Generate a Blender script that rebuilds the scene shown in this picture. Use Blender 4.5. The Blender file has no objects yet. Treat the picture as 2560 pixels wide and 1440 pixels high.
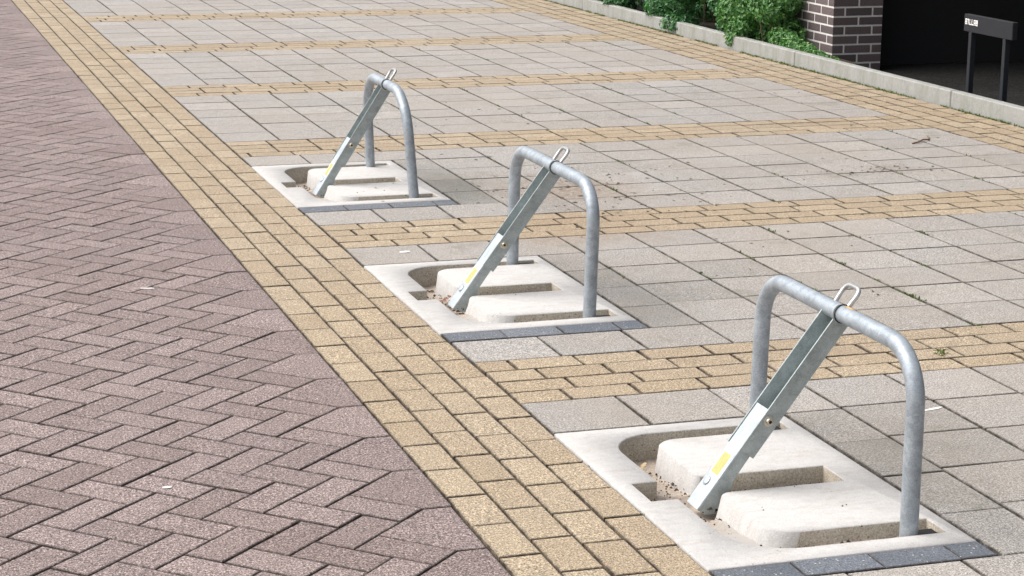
import bpy, bmesh, math, random
import numpy as np
from mathutils import Vector, Matrix, noise as mnoise
from mathutils.geometry import tessellate_polygon
R_ = random.Random(7)
SC = bpy.context.scene
COL = SC.collection
# ------------------------------------------------------------------ camera
cam = bpy.data.objects.new('camera', bpy.data.cameras.new('camera'))
COL.objects.link(cam)
CP = Vector((-1.81569, -7.87663, 1.71850))
RT = Vector((0.953031, -0.302753, 0.008537)); UP = Vector((0.060670, 0.218445, 0.973961)); BK = Vector((-0.296734, -0.927697, 0.226553))
m = Matrix((RT, UP, BK)).transposed().to_4x4(); m.translation = CP
cam.matrix_world = m
cam.data.sensor_width = 36.0
cam.data.lens = 72.58
cam.data.clip_start = 0.1; cam.data.clip_end = 500
SC.camera = cam
# ------------------------------------------------------------------ world, sun, exposure
SUN_DIR = Vector((-1.0, 0.45, 1.45)).normalized()      # towards the sun
el = math.asin(SUN_DIR.z); az = math.atan2(SUN_DIR.x, SUN_DIR.y)
W = bpy.data.worlds.new('World'); SC.world = W; W.use_nodes = True
nt = W.node_tree; nt.nodes.clear()
sky = nt.nodes.new('ShaderNodeTexSky'); sky.sky_type = 'NISHITA'; sky.sun_disc = False
sky.sun_elevation = el; sky.sun_rotation = az; sky.dust_density = 4.0; sky.air_density = 1.0; sky.ozone_density = 1.0
hs = nt.nodes.new('ShaderNodeHueSaturation'); hs.inputs['Saturation'].default_value = 0.30
bg = nt.nodes.new('ShaderNodeBackground'); bg.inputs['Strength'].default_value = 0.125
wo = nt.nodes.new('ShaderNodeOutputWorld')
nt.links.new(sky.outputs[0], hs.inputs['Color']); nt.links.new(hs.outputs[0], bg.inputs['Color']); nt.links.new(bg.outputs[0], wo.inputs[0])
sd = bpy.data.lights.new('sun', 'SUN'); sd.energy = 1.7; sd.angle = math.radians(62); sd.color = (1.0, 0.965, 0.925)
so = bpy.data.objects.new('sun', sd); COL.objects.link(so); so.location = (-6, 3, 12)
so.rotation_euler = SUN_DIR.to_track_quat('Z', 'Y').to_euler()
SC.view_settings.view_transform = 'Standard'; SC.view_settings.look = 'None'
SC.view_settings.exposure = 0.80; SC.view_settings.gamma = 1.0
SC.view_settings.use_curve_mapping = False

# ------------------------------------------------------------------ node helpers
def new_mat(name):
    mt = bpy.data.materials.new(name); mt.use_nodes = True
    t = mt.node_tree; t.nodes.clear()
    out = t.nodes.new('ShaderNodeOutputMaterial'); bs = t.nodes.new('ShaderNodeBsdfPrincipled')
    t.links.new(bs.outputs[0], out.inputs[0])
    return mt, t, bs
def N(t, typ, **kw):
    n = t.nodes.new(typ)
    for k, v in kw.items():
        if k in n.inputs: n.inputs[k].default_value = v
        else: setattr(n, k, v)
    return n
def noise_(t, vec, scale, detail=2.0, rough=0.5):
    n = t.nodes.new('ShaderNodeTexNoise'); n.inputs['Scale'].default_value = scale
    n.inputs['Detail'].default_value = detail; n.inputs['Roughness'].default_value = rough
    t.links.new(vec, n.inputs['Vector']); return n.outputs['Fac']
def ramp(t, fac, stops):
    n = t.nodes.new('ShaderNodeValToRGB'); e = n.color_ramp.elements
    while len(e) < len(stops): e.new(0.5)
    for i, (p, c) in enumerate(stops):
        e[i].position = p; e[i].color = (c, c, c, 1) if isinstance(c, (int, float)) else (*c, 1)
    t.links.new(fac, n.inputs[0]); return n.outputs[0]
def mix(t, fac, a, b, mode='MIX'):
    n = t.nodes.new('ShaderNodeMix'); n.data_type = 'RGBA'; n.blend_type = mode; n.clamp_factor = True
    def put(sock, v):
        if isinstance(v, bpy.types.NodeSocket): t.links.new(v, sock)
        elif isinstance(v, (int, float)): sock.default_value = (v, v, v, 1) if sock.type == 'RGBA' else v
        else: sock.default_value = (*v, 1)
    if isinstance(fac, bpy.types.NodeSocket): t.links.new(fac, n.inputs[0])
    else: n.inputs[0].default_value = fac
    put(n.inputs[6], a); put(n.inputs[7], b); return n.outputs[2]
def mth(t, op, a, b=None, c=None):
    n = t.nodes.new('ShaderNodeMath'); n.operation = op
    for i, v in enumerate((a, b, c)):
        if v is None: continue
        if isinstance(v, bpy.types.NodeSocket): t.links.new(v, n.inputs[i])
        else: n.inputs[i].default_value = v
    return n.outputs[0]
def pos(t): return t.nodes.new('ShaderNodeNewGeometry').outputs['Position']
def attr(t, name):
    n = t.nodes.new('ShaderNodeAttribute'); n.attribute_name = name; return n.outputs['Fac']
def bump(t, bs, h, strength, dist):
    n = t.nodes.new('ShaderNodeBump'); n.inputs['Strength'].default_value = strength; n.inputs['Distance'].default_value = dist
    t.links.new(h, n.inputs['Height']); t.links.new(n.outputs[0], bs.inputs['Normal'])
def spot(t, p, cx, cy, rx, ry, wob=0.5, sc=6.0):
    """0..1 mask of a stain with its own shape round a point of the ground"""
    s = t.nodes.new('ShaderNodeSeparateXYZ'); t.links.new(p, s.inputs[0])
    dx = mth(t, 'DIVIDE', mth(t, 'SUBTRACT', s.outputs[0], cx), rx); dy = mth(t, 'DIVIDE', mth(t, 'SUBTRACT', s.outputs[1], cy), ry)
    d = mth(t, 'SQRT', mth(t, 'ADD', mth(t, 'MULTIPLY', dx, dx), mth(t, 'MULTIPLY', dy, dy)))
    d = mth(t, 'ADD', d, mth(t, 'MULTIPLY', mth(t, 'SUBTRACT', noise_(t, p, sc, 6, 0.7), 0.5), wob * 4))
    return ramp(t, d, [(0.0, 1.0), (1.0, 0.0)])

def paver_mat(name, ca, cb, cc, speck=0.30, white=0.5, grain=190, stain=0.0, rough=0.85, moss=0.0, **kw):
    mt, t, bs = new_mat(name); p = pos(t); tone = attr(t, 'tone'); edge = attr(t, 'edge')
    c = mix(t, ramp(t, tone, [(0.0, 0.0), (0.62, 0.4), (1.0, 1.0)]), ca, cb)
    c = mix(t, mth(t, 'MULTIPLY', tone, -1.0), c, (0.185, 0.182, 0.165))
    big = noise_(t, p, 1.3, 4, 0.6)
    c = mix(t, mth(t, 'MULTIPLY', ramp(t, big, [(0.35, 0.0), (0.72, 1.0)]), 0.55), c, cc)
    mid = noise_(t, p, 14, 5, 0.65)
    c = mix(t, 1.0, c, ramp(t, mid, [(0.25, 0.86), (0.75, 1.10)]), 'MULTIPLY')
    g = noise_(t, p, grain, 2, 0.7)
    c = mix(t, 1.0, c, ramp(t, g, [(0.30, 1.0 - speck), (0.50, 1.0), (0.72, 1.0 + speck)]), 'MULTIPLY')
    g1 = noise_(t, p, grain * 0.5, 2, 0.6)
    c = mix(t, 1.0, c, ramp(t, g1, [(0.32, 1.0 - speck * 0.45), (0.5, 1.0), (0.70, 1.0 + speck * 0.4)]), 'MULTIPLY')
    g2 = noise_(t, p, grain * 2.3, 1, 0.5)
    c = mix(t, 1.0, c, ramp(t, g2, [(0.33, 1.0 - speck * 0.9), (0.7, 1.0 + speck * 0.6)]), 'MULTIPLY')
    # dark grains and pale grit
    v = t.nodes.new('ShaderNodeTexVoronoi'); v.inputs['Scale'].default_value = 85; t.links.new(p, v.inputs['Vector'])
    sel = t.nodes.new('ShaderNodeSeparateColor'); t.links.new(v.outputs['Color'], sel.inputs[0])
    dot = ramp(t, v.outputs['Distance'], [(0.14, 1.0), (0.24, 0.0)])
    wsel = mth(t, 'GREATER_THAN', sel.outputs[0], 1.0 - 0.10 * white)
    c = mix(t, mth(t, 'MULTIPLY', mth(t, 'MULTIPLY', dot, wsel), 0.75), c, (0.66, 0.62, 0.58))
    dsel = mth(t, 'GREATER_THAN', sel.outputs[1], 0.93)
    c = mix(t, mth(t, 'MULTIPLY', mth(t, 'MULTIPLY', dot, dsel), 0.55), c, (0.05, 0.04, 0.035))
    if moss: c = mix(t, mth(t, 'MULTIPLY', ramp(t, noise_(t, p, 0.8, 6, 0.7), [(0.42, 0.0), (0.66, 1.0)]), 0.40), c, (0.315, 0.265, 0.215))
    if moss: c = mix(t, mth(t, 'MULTIPLY', ramp(t, noise_(t, p, 3.1, 5, 0.7), [(0.58, 0.0), (0.7, 1.0)]), moss), c, (0.11, 0.11, 0.07))
    if stain:
        gr = ramp(t, noise_(t, p, 34, 5, 0.8), [(0.42, 0.15), (0.58, 1.0)])
        for (cx, cy, rx, ry, k, col_) in [(1.32, 1.02, 0.50, 0.45, 0.95, (0.20, 0.135, 0.085)), (1.05, 0.30, 0.50, 0.28, 0.9, (0.24, 0.165, 0.10)),
                                          (1.0, -0.02, 0.6, 0.25, 0.75, (0.25, 0.17, 0.10)), (1.9, 1.5, 0.55, 0.14, 0.4, (0.17, 0.15, 0.12)),
                                          (3.0, 1.13, 0.22, 0.16, 0.5, (0.14, 0.12, 0.095)), (2.6, 1.4, 0.3, 0.12, 0.4, (0.16, 0.14, 0.11)),
                                          (2.2, 1.9, 0.3, 0.09, 0.3, (0.14, 0.12, 0.10)), (0.95, -1.05, 0.18, 0.25, 0.3, (0.15, 0.14, 0.11)),
                                          (1.0, -3.0, 0.25, 0.30, 0.3, (0.17, 0.15, 0.11)), (0.85, 1.25, 0.16, 0.40, 0.8, (0.15, 0.15, 0.12)),
                                          (1.0, -2.0, 0.55, 0.16, 0.45, (0.27, 0.19, 0.12)), (3.2, 2.6, 0.5, 0.2, 0.3, (0.15, 0.14, 0.12))]:
            msk = mth(t, 'MULTIPLY', mth(t, 'MULTIPLY', spot(t, p, cx, cy, rx, ry), gr), k * stain)
            c = mix(t, msk, c, col_)
    c = mix(t, mth(t, 'MULTIPLY', edge, ramp(t, noise_(t, p, 22, 4, 0.7), [(0.35, 0.45), (0.62, 1.0)])), c, (0.035, 0.027, 0.020))
    t.links.new(c, bs.inputs['Base Color']); bs.inputs['Roughness'].default_value = rough
    bs.inputs['Specular IOR Level'].default_value = 0.35
    h = mth(t, 'ADD', mth(t, 'MULTIPLY', g, 0.7), mth(t, 'MULTIPLY', mid, 1.2))
    bump(t, bs, h, 0.35, 0.004)
    return mt
M_ROAD = paver_mat('purple_brick', (0.226, 0.170, 0.156), (0.300, 0.232, 0.216), (0.252, 0.203, 0.194), speck=0.80, white=1.3)
M_BUFF = paver_mat('buff_brick', (0.358, 0.276, 0.182), (0.418, 0.333, 0.228), (0.385, 0.315, 0.236), speck=0.60, white=0.45, stain=0.8)
M_TILE = paver_mat('grey_tile', (0.325, 0.300, 0.272), (0.395, 0.364, 0.332), (0.350, 0.336, 0.320), speck=0.54, white=0.25, stain=1.0, moss=0.35)
M_DARK = paver_mat('slate_brick', (0.105, 0.118, 0.140), (0.160, 0.172, 0.195), (0.20, 0.205, 0.215), speck=0.45, white=2.2)

def joint_mat():
    mt, t, bs = new_mat('joint_sand'); p = pos(t)
    n1 = noise_(t, p, 26, 5, 0.75); n2 = noise_(t, p, 160, 3, 0.7)
    c = mix(t, ramp(t, n1, [(0.52, 0.0), (0.72, 1.0)]), (0.010, 0.008, 0.007), (0.13, 0.10, 0.078))
    c = mix(t, ramp(t, noise_(t, p, 2.3, 5, 0.75), [(0.54, 0.0), (0.64, 0.75)]), c, (0.045, 0.052, 0.018))
    c = mix(t, 1.0, c, ramp(t, n2, [(0.3, 0.6), (0.7, 1.4)]), 'MULTIPLY')
    t.links.new(c, bs.inputs['Base Color']); bs.inputs['Roughness'].default_value = 1.0
    bump(t, bs, n2, 0.8, 0.004)
    return mt
M_JOINT = joint_mat()

def concrete_mat(name, ca, cb, dark, pore=0.5, warm=(0.52, 0.42, 0.35), streak=0.5, green=0.0, speck=0.12):
    mt, t, bs = new_mat(name); p = pos(t)
    n1 = noise_(t, p, 6, 6, 0.65); n2 = noise_(t, p, 40, 4, 0.7); n3 = noise_(t, p, 210, 2, 0.7)
    c = mix(t, n1, ca, cb)
    mp = t.nodes.new('ShaderNodeMapping'); mp.inputs['Scale'].default_value = (1, 4, 1); mp.inputs['Rotation'].default_value = (0, 0, 0.5)
    t.links.new(p, mp.inputs[0])
    c = mix(t, mth(t, 'MULTIPLY', ramp(t, noise_(t, mp.outputs[0], 7, 7, 0.75), [(0.50, 0.0), (0.72, 1.0)]), streak), c, warm)
    c = mix(t, 1.0, c, ramp(t, n2, [(0.3, 0.90), (0.7, 1.05)]), 'MULTIPLY')
    c = mix(t, 1.0, c, ramp(t, n3, [(0.3, 1 - speck), (0.7, 1 + speck)]), 'MULTIPLY')
    v = t.nodes.new('ShaderNodeTexVoronoi'); v.inputs['Scale'].default_value = 75; t.links.new(p, v.inputs['Vector'])
    sel = t.nodes.new('ShaderNodeSeparateColor'); t.links.new(v.outputs['Color'], sel.inputs[0])
    area = ramp(t, noise_(t, p, 9, 3, 0.6), [(0.52, 0.0), (0.66, 1.0)])
    dot = mth(t, 'MULTIPLY', ramp(t, v.outputs['Distance'], [(0.12, 1.0), (0.26, 0.0)]), mth(t, 'GREATER_THAN', sel.outputs[0], 0.6))
    c = mix(t, mth(t, 'MULTIPLY', mth(t, 'MULTIPLY', dot, mth(t, 'MAXIMUM', area, pore - 0.5)), min(1.0, pore * 1.6)), c, dark)
    if green:
        s = t.nodes.new('ShaderNodeSeparateXYZ'); t.links.new(p, s.inputs[0])
        mp2 = t.nodes.new('ShaderNodeMapping'); mp2.inputs['Scale'].default_value = (1, 1, 0.25); t.links.new(p, mp2.inputs[0])
        lo = ramp(t, noise_(t, mp2.outputs[0], 9, 6, 0.7), [(0.46, 0.0), (0.66, 1.0)])
        c = mix(t, mth(t, 'MULTIPLY', lo, green), c, (0.16, 0.17, 0.11))
    t.links.new(c, bs.inputs['Base Color']); bs.inputs['Roughness'].default_value = 0.85; bs.inputs['Specular IOR Level'].default_value = 0.3
    bump(t, bs, mth(t, 'SUBTRACT', mth(t, 'ADD', n2, mth(t, 'MULTIPLY', n3, 0.4)), mth(t, 'MULTIPLY', dot, 0.8)), 0.35, 0.004)
    return mt
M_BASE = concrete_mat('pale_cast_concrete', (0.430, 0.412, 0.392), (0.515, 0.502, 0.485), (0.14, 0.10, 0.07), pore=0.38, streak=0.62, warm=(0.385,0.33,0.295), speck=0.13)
M_WALL = concrete_mat('aggregate_in_shade', (0.31, 0.275, 0.22), (0.42, 0.375, 0.31), (0.06, 0.05, 0.04), pore=1.0, warm=(0.27, 0.19, 0.12), speck=0.35)  # rough weathered aggregate, also darkened for the shade on the channel walls
M_SILT = concrete_mat('silt', (0.36, 0.295, 0.235), (0.45, 0.385, 0.325), (0.10, 0.07, 0.05), pore=0.9, warm=(0.35, 0.24, 0.16), speck=0.35)
M_KERB = concrete_mat('kerb_concrete', (0.285, 0.285, 0.270), (0.375, 0.375, 0.360), (0.12, 0.11, 0.09), pore=0.4, warm=(0.40, 0.35, 0.29), streak=0.35, green=0.45, speck=0.2)
M_MORT = concrete_mat('pale_mortar', (0.68, 0.65, 0.61), (0.75, 0.72, 0.69), (0.2, 0.17, 0.14), pore=0.4, speck=0.2)

def _clean():
    t = M_SILT.node_tree; bs = t.nodes['Principled BSDF']; src = bs.inputs['Base Color'].links[0].from_socket
    c = mix(t, attr(t, 'clean'), src, (0.40, 0.375, 0.345)); t.links.new(c, bs.inputs['Base Color'])
_clean()
def galv_mat(name, ca, cb, metal=0.55, rough=0.45):
    mt, t, bs = new_mat(name)
    tc = t.nodes.new('ShaderNodeTexCoord'); p = tc.outputs['Object']
    v = t.nodes.new('ShaderNodeTexVoronoi'); v.inputs['Scale'].default_value = 60; t.links.new(p, v.inputs['Vector'])
    sel = t.nodes.new('ShaderNodeSeparateColor'); t.links.new(v.outputs['Color'], sel.inputs[0])
    n = noise_(t, p, 26, 6, 0.75); n2 = noise_(t, p, 260, 2, 0.6); n0 = noise_(t, p, 15, 5, 0.7)
    f = mth(t, 'ADD', mth(t, 'MULTIPLY', sel.outputs[0], 0.30), mth(t, 'MULTIPLY', n, 0.75))
    c = mix(t, f, ca, cb)
    c = mix(t, 1.0, c, ramp(t, n0, [(0.3, 0.76), (0.7, 1.16)]), 'MULTIPLY')
    c = mix(t, 1.0, c, ramp(t, n2, [(0.3, 0.86), (0.7, 1.12)]), 'MULTIPLY')
    c = mix(t, ramp(t, noise_(t, p, 70, 3, 0.6), [(0.70, 0.0), (0.76, 0.55)]), c, (0.12, 0.11, 0.10))
    t.links.new(c, bs.inputs['Base Color']); bs.inputs['Metallic'].default_value = metal
    t.links.new(ramp(t, f, [(0.2, rough + 0.12), (0.9, rough - 0.08)]), bs.inputs['Roughness'])
    bump(t, bs, mth(t, 'ADD', n, mth(t, 'MULTIPLY', n2, 0.4)), 0.12, 0.003)
    return mt
M_GALV = galv_mat('galvanised_tube', (0.24, 0.275, 0.305), (0.46, 0.50, 0.54), 0.45, 0.50)
M_CHAN = galv_mat('galvanised_channel', (0.310, 0.350, 0.350), (0.440, 0.485, 0.482), 0.50, 0.50)
M_INNR_LIT = galv_mat('galvanised_inner_lit', (0.40, 0.44, 0.47), (0.52, 0.565, 0.60), 0.5, 0.45)  # paler than the channel zinc: skylight on the top web, put into colour
M_ROD = galv_mat('zinc_rod', (0.46, 0.46, 0.45), (0.60, 0.60, 0.59), 0.7, 0.30)
def flat_mat(name, c, rough=0.6, metal=0.0, var=0.15, sc=60):
    mt, t, bs = new_mat(name); p = t.nodes.new('ShaderNodeTexCoord').outputs['Object']
    n = noise_(t, p, sc, 4, 0.6)
    cc = mix(t, 1.0, c, ramp(t, n, [(0.25, 1 - var), (0.75, 1 + var)]), 'MULTIPLY')
    t.links.new(cc, bs.inputs['Base Color']); bs.inputs['Roughness'].default_value = rough; bs.inputs['Metallic'].default_value = metal
    return mt
M_YEL = flat_mat('yellow_film', (0.62, 0.39, 0.13), 0.45, 0, 0.18, 90)
M_WHT = flat_mat('white_film', (0.85, 0.83, 0.80), 0.5)
M_ORG = flat_mat('orange_film', (0.80, 0.42, 0.10), 0.5, 0, 0.25, 120)
M_BOLT = flat_mat('bolt_steel', (0.50, 0.46, 0.38), 0.35, 0.8, 0.3, 200)
M_SHADE = flat_mat('hole_shade', (0.012, 0.011, 0.010), 0.9)  # black that stands in for the shade inside holes and gaps
M_SIGN = flat_mat('anthracite_paint', (0.010, 0.011, 0.015), 0.85, 0.0, 0.2, 20)
M_POST = flat_mat('post_paint', (0.010, 0.012, 0.017), 0.7, 0.0, 0.3, 40)
M_FLOOR = paver_mat('asphalt_in_shade', (0.019, 0.019, 0.0185), (0.025, 0.025, 0.0245), (0.034, 0.033, 0.031), speck=0.5, white=0.02, grain=60)  # asphalt with the shade of the undercroft put into its colour
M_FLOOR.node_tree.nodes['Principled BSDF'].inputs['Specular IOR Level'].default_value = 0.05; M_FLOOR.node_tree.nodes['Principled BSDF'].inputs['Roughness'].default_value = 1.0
M_DWALL = flat_mat('wall_shade_black', (0.013, 0.013, 0.014), 0.95)  # near-black colour carries the shade of the interior
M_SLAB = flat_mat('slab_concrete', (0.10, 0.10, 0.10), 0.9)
M_SOIL = flat_mat('soil_brown', (0.035, 0.024, 0.016), 1.0, 0, 0.5, 30)
M_STRAW = flat_mat('straw', (0.50, 0.36, 0.20), 0.8, 0, 0.3, 50)
M_RED = flat_mat('dry_leaf', (0.26, 0.13, 0.085), 0.8, 0, 0.4, 60)
M_CRUMB = flat_mat('leaf_crumbs', (0.055, 0.04, 0.028), 0.9, 0, 0.5, 60)
M_TWIG = flat_mat('twig_bark', (0.20, 0.13, 0.08), 0.9)
def pier_mat():
    mt, t, bs = new_mat('pier_brick'); p = pos(t); tone = attr(t, 'tone')
    c = mix(t, tone, (0.080, 0.064, 0.064), (0.125, 0.095, 0.094))
    mp = t.nodes.new('ShaderNodeMapping'); mp.inputs['Scale'].default_value = (1, 1, 3.0); t.links.new(p, mp.inputs[0])
    n = noise_(t, mp.outputs[0], 70, 4, 0.7)
    c = mix(t, 1.0, c, ramp(t, n, [(0.3, 0.65), (0.7, 1.45)]), 'MULTIPLY')
    t.links.new(c, bs.inputs['Base Color']); bs.inputs['Roughness'].default_value = 0.8
    bump(t, bs, n, 0.6, 0.004); return mt
M_PIER = pier_mat()
def leaf_mat(name, a, b, c3):
    mt, t, bs = new_mat(name); tone = attr(t, 'tone')
    c = ramp(t, tone, [(0.0, a), (0.6, b), (1.0, c3)])
    t.links.new(c, bs.inputs['Base Color']); bs.inputs['Roughness'].default_value = 0.42
    bs.inputs['Specular IOR Level'].default_value = 0.5
    tr = t.nodes.new('ShaderNodeBsdfTranslucent'); t.links.new(mix(t, 1.0, c, (1.3, 1.5, 0.5), 'MULTIPLY'), tr.inputs[0])
    ms = t.nodes.new('ShaderNodeMixShader'); ms.inputs[0].default_value = 0.22
    out = [n for n in t.nodes if n.type == 'OUTPUT_MATERIAL'][0]
    t.links.new(bs.outputs[0], ms.inputs[1]); t.links.new(tr.outputs[0], ms.inputs[2]); t.links.new(ms.outputs[0], out.inputs[0])
    return mt
M_LEAF1 = leaf_mat('leaf_deep_green', (0.028, 0.105, 0.040), (0.065, 0.200, 0.065), (0.14, 0.30, 0.11))
M_LEAF2 = leaf_mat('leaf_fresh_green', (0.040, 0.125, 0.035), (0.105, 0.260, 0.065), (0.24, 0.42, 0.12))
M_WEED = leaf_mat('weed_green', (0.06, 0.09, 0.02), (0.12, 0.16, 0.035), (0.22, 0.24, 0.08))

# ------------------------------------------------------------------ object helpers
def mesh_obj(name, verts, faces, mat, parent=None, attrs=None, smooth=False, mats=None, midx=None):
    me = bpy.data.meshes.new(name); me.from_pydata([tuple(v) for v in verts], [], faces)
    for mm in (mats or [mat]): me.materials.append(mm)
    if midx is not None: me.polygons.foreach_set('material_index', midx)
    if smooth: me.polygons.foreach_set('use_smooth', [True] * len(me.polygons))
    for k, vals in (attrs or {}).items():
        a = me.attributes.new(k, 'FLOAT', 'POINT'); a.data.foreach_set('value', vals)
    me.update()
    o = bpy.data.objects.new(name, me); COL.objects.link(o)
    if parent: o.parent = parent
    return o
def link_mesh(name, me, parent=None, loc=(0, 0, 0), rz=0.0, rx=0.0, ry=0.0):
    o = bpy.data.objects.new(name, me); COL.objects.link(o); o.location = loc; o.rotation_euler = (rx, ry, rz)
    if parent: o.parent = parent
    return o
def empty(name, loc=(0, 0, 0), label=None, cat=None, group=None):
    o = bpy.data.objects.new(name, None); COL.objects.link(o); o.location = loc; o.empty_display_size = 0.2
    if label: o['label'] = label
    if cat: o['category'] = cat
    if group: o['group'] = group
    return o
def tag(o, label=None, cat=None, group=None, kind=None):
    for k, v in (('label', label), ('category', cat), ('group', group), ('kind', kind)):
        if v: o[k] = v
    return o
class MB:
    def __init__(s): s.v = []; s.f = []; s.mi = []
    def add(s, vs, fs, mi=0):
        b = len(s.v); s.v += [tuple(v) for v in vs]; s.f += [tuple(b + i for i in f) for f in fs]; s.mi += [mi] * len(fs)
    def box(s, lo, hi, mi=0, xf=None, bev=0.0):
        x0, y0, z0 = lo; x1, y1, z1 = hi
        if bev > 0:
            b = bev; vs = []; 
            import itertools
            # chamfered box: 24 verts
            bm = bmesh.new(); bmesh.ops.create_cube(bm, size=1.0)
            for v in bm.verts: v.co = Vector(((x0 + x1) / 2 + v.co.x * (x1 - x0), (y0 + y1) / 2 + v.co.y * (y1 - y0), (z0 + z1) / 2 + v.co.z * (z1 - z0)))
            bmesh.ops.bevel(bm, geom=bm.edges[:], offset=b, segments=1, affect='EDGES')
            bm.verts.index_update(); vs = [v.co.copy() for v in bm.verts]; fs = [[v.index for v in f.verts] for f in bm.faces]; bm.free()
        else:
            vs = [Vector(c) for c in ((x0, y0, z0), (x1, y0, z0), (x1, y1, z0), (x0, y1, z0), (x0, y0, z1), (x1, y0, z1), (x1, y1, z1), (x0, y1, z1))]
            fs = [(0, 3, 2, 1), (4, 5, 6, 7), (0, 1, 5, 4), (1, 2, 6, 5), (2, 3, 7, 6), (3, 0, 4, 7)]
        if xf: vs = [xf(v) for v in vs]
        s.add(vs, fs, mi)
    def prism(s, poly, y0, y1, xf=None, mi=0):
        """poly in (a, b); extruded along the middle axis from y0 to y1; xf maps (a, y, b)"""
        n = len(poly); vs = [Vector((a, y0, b)) for a, b in poly] + [Vector((a, y1, b)) for a, b in poly]
        fs = [(i, (i + 1) % n, n + (i + 1) % n, n + i) for i in range(n)]
        tris = tessellate_polygon([[Vector((a, b, 0)) for a, b in poly]])
        fs += [tuple(tr) for tr in tris] + [tuple(n + i for i in reversed(tr)) for tr in tris]
        if xf: vs = [xf(v) for v in vs]
        s.add(vs, fs, mi)
    def tube(s, pts, r, n=14, closed=False, mi=0, cap=True):
        P = [Vector(p) for p in pts]; k = len(P); rings = []
        t0 = (P[1] - P[0]).normalized(); ref = Vector((0, 0, 1)) if abs(t0.z) < 0.9 else Vector((1, 0, 0))
        u = t0.cross(ref).normalized()
        for i in range(k):
            if closed: tg = (P[(i + 1) % k] - P[i - 1]).normalized()
            else: tg = (P[min(i + 1, k - 1)] - P[max(i - 1, 0)]).normalized()
            u = (u - tg * u.dot(tg)).normalized(); w = tg.cross(u)
            rings.append([P[i] + (u * math.cos(2 * math.pi * j / n) + w * math.sin(2 * math.pi * j / n)) * r for j in range(n)])
        vs = [v for rg in rings for v in rg]; fs = []
        for i in range(k if closed else k - 1):
            a = i * n; b = ((i + 1) % k) * n
            fs += [(a + j, a + (j + 1) % n, b + (j + 1) % n, b + j) for j in range(n)]
        if not closed and cap: fs += [tuple(reversed(range(n))), tuple((k - 1) * n + j for j in range(n))]
        s.add(vs, fs, mi)
    def disc(s, c, ax, r, h, n=16, dome=0.0, mi=0):
        """a short cylinder with a slightly domed head"""
        ax = Vector(ax).normalized(); c = Vector(c); u = ax.orthogonal().normalized(); w = ax.cross(u)
        prof = [(0.0, 0.0 - 0.004), (1.0, -0.004), (1.0, 0.6), (0.85, 0.9), (0.5, 1.0)]
        vs = []; 
        for q, (rr, hh) in enumerate(prof[1:]):
            vs += [c + (u * math.cos(2 * math.pi * j / n) + w * math.sin(2 * math.pi * j / n)) * r * rr + ax * (h * hh if hh > 0 else hh) for j in range(n)]
        fs = []
        for i in range(len(prof) - 2): fs += [(i * n + j, i * n + (j + 1) % n, (i + 1) * n + (j + 1) % n, (i + 1) * n + j) for j in range(n)]
        fs.append(tuple((len(prof) - 2) * n + j for j in range(n)))
        s.add(vs, fs, mi)
    def build(s, name, mat, parent=None, smooth=False, mats=None):
        o = mesh_obj(name, s.v, s.f, mat, parent, smooth=False, mats=mats, midx=s.mi if mats else None)
        if smooth:
            o.data.polygons.foreach_set('use_smooth', [True] * len(o.data.polygons))
            try: o.data.set_sharp_from_angle(angle=math.radians(40))
            except Exception: pass
        return o

# ------------------------------------------------------------------ paving pieces
CH = 0.0026
def block(poly, th=0.05, ch=CH, band=0.0032):
    """chamfered paving block with any convex outline: worn rim, chamfer, sides"""
    n = len(poly)
    def inset(w):
        r = []
        for i in range(n):
            p0 = Vector(poly[i - 1]); p1 = Vector(poly[i]); p2 = Vector(poly[(i + 1) % n])
            d1 = (p1 - p0).normalized(); d2 = (p2 - p1).normalized(); n1 = Vector((-d1.y, d1.x)); n2 = Vector((-d2.y, d2.x))
            bi = (n1 + n2); bi = bi / max(0.3, bi.dot(n1)); r.append(p1 + bi * w)
        return r
    small = min((Vector(poly[i]) - Vector(poly[i - 1])).length for i in range(n))
    if small < 0.03: band = small * 0.12; ch = min(ch, small * 0.1)
    A_, B_ = inset(ch + band), inset(ch)
    vs = [(p.x, p.y, 0.0) for p in A_] + [(p.x, p.y, -0.0002) for p in B_] + [(p[0], p[1], -ch * 0.8) for p in poly] + [(p[0], p[1], -th) for p in poly]
    fs = [tuple(range(n))]
    for i in range(n):
        j = (i + 1) % n
        for k in range(3): fs.append((k * n + i, (k + 1) * n + i, (k + 1) * n + j, k * n + j))
    return vs, fs, [0.0] * n + [0.50] * n + [0.95] * n + [1.0] * n
_pm = {}
def piece_mesh(name, poly, mat, tone):
    key = (name, tuple((round(a, 4), round(b, 4)) for a, b in poly), mat.name, tone)
    if key not in _pm:
        vs, fs, edge = block(poly)
        me = bpy.data.meshes.new(name); me.from_pydata(vs, [], fs); me.materials.append(mat)
        a = me.attributes.new('tone', 'FLOAT', 'POINT'); a.data.foreach_set('value', [tone] * len(vs))
        a = me.attributes.new('edge', 'FLOAT', 'POINT'); a.data.foreach_set('value', edge)
        me.update(); _pm[key] = me
    return _pm[key]
TONES = [0.0, 0.12, 0.25, 0.35, 0.45, 0.5, 0.55, 0.65, 0.78, 0.9, 1.0]
def rect(w, l): return [(-w / 2, -l / 2), (w / 2, -l / 2), (w / 2, l / 2), (-w / 2, l / 2)]
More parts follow.
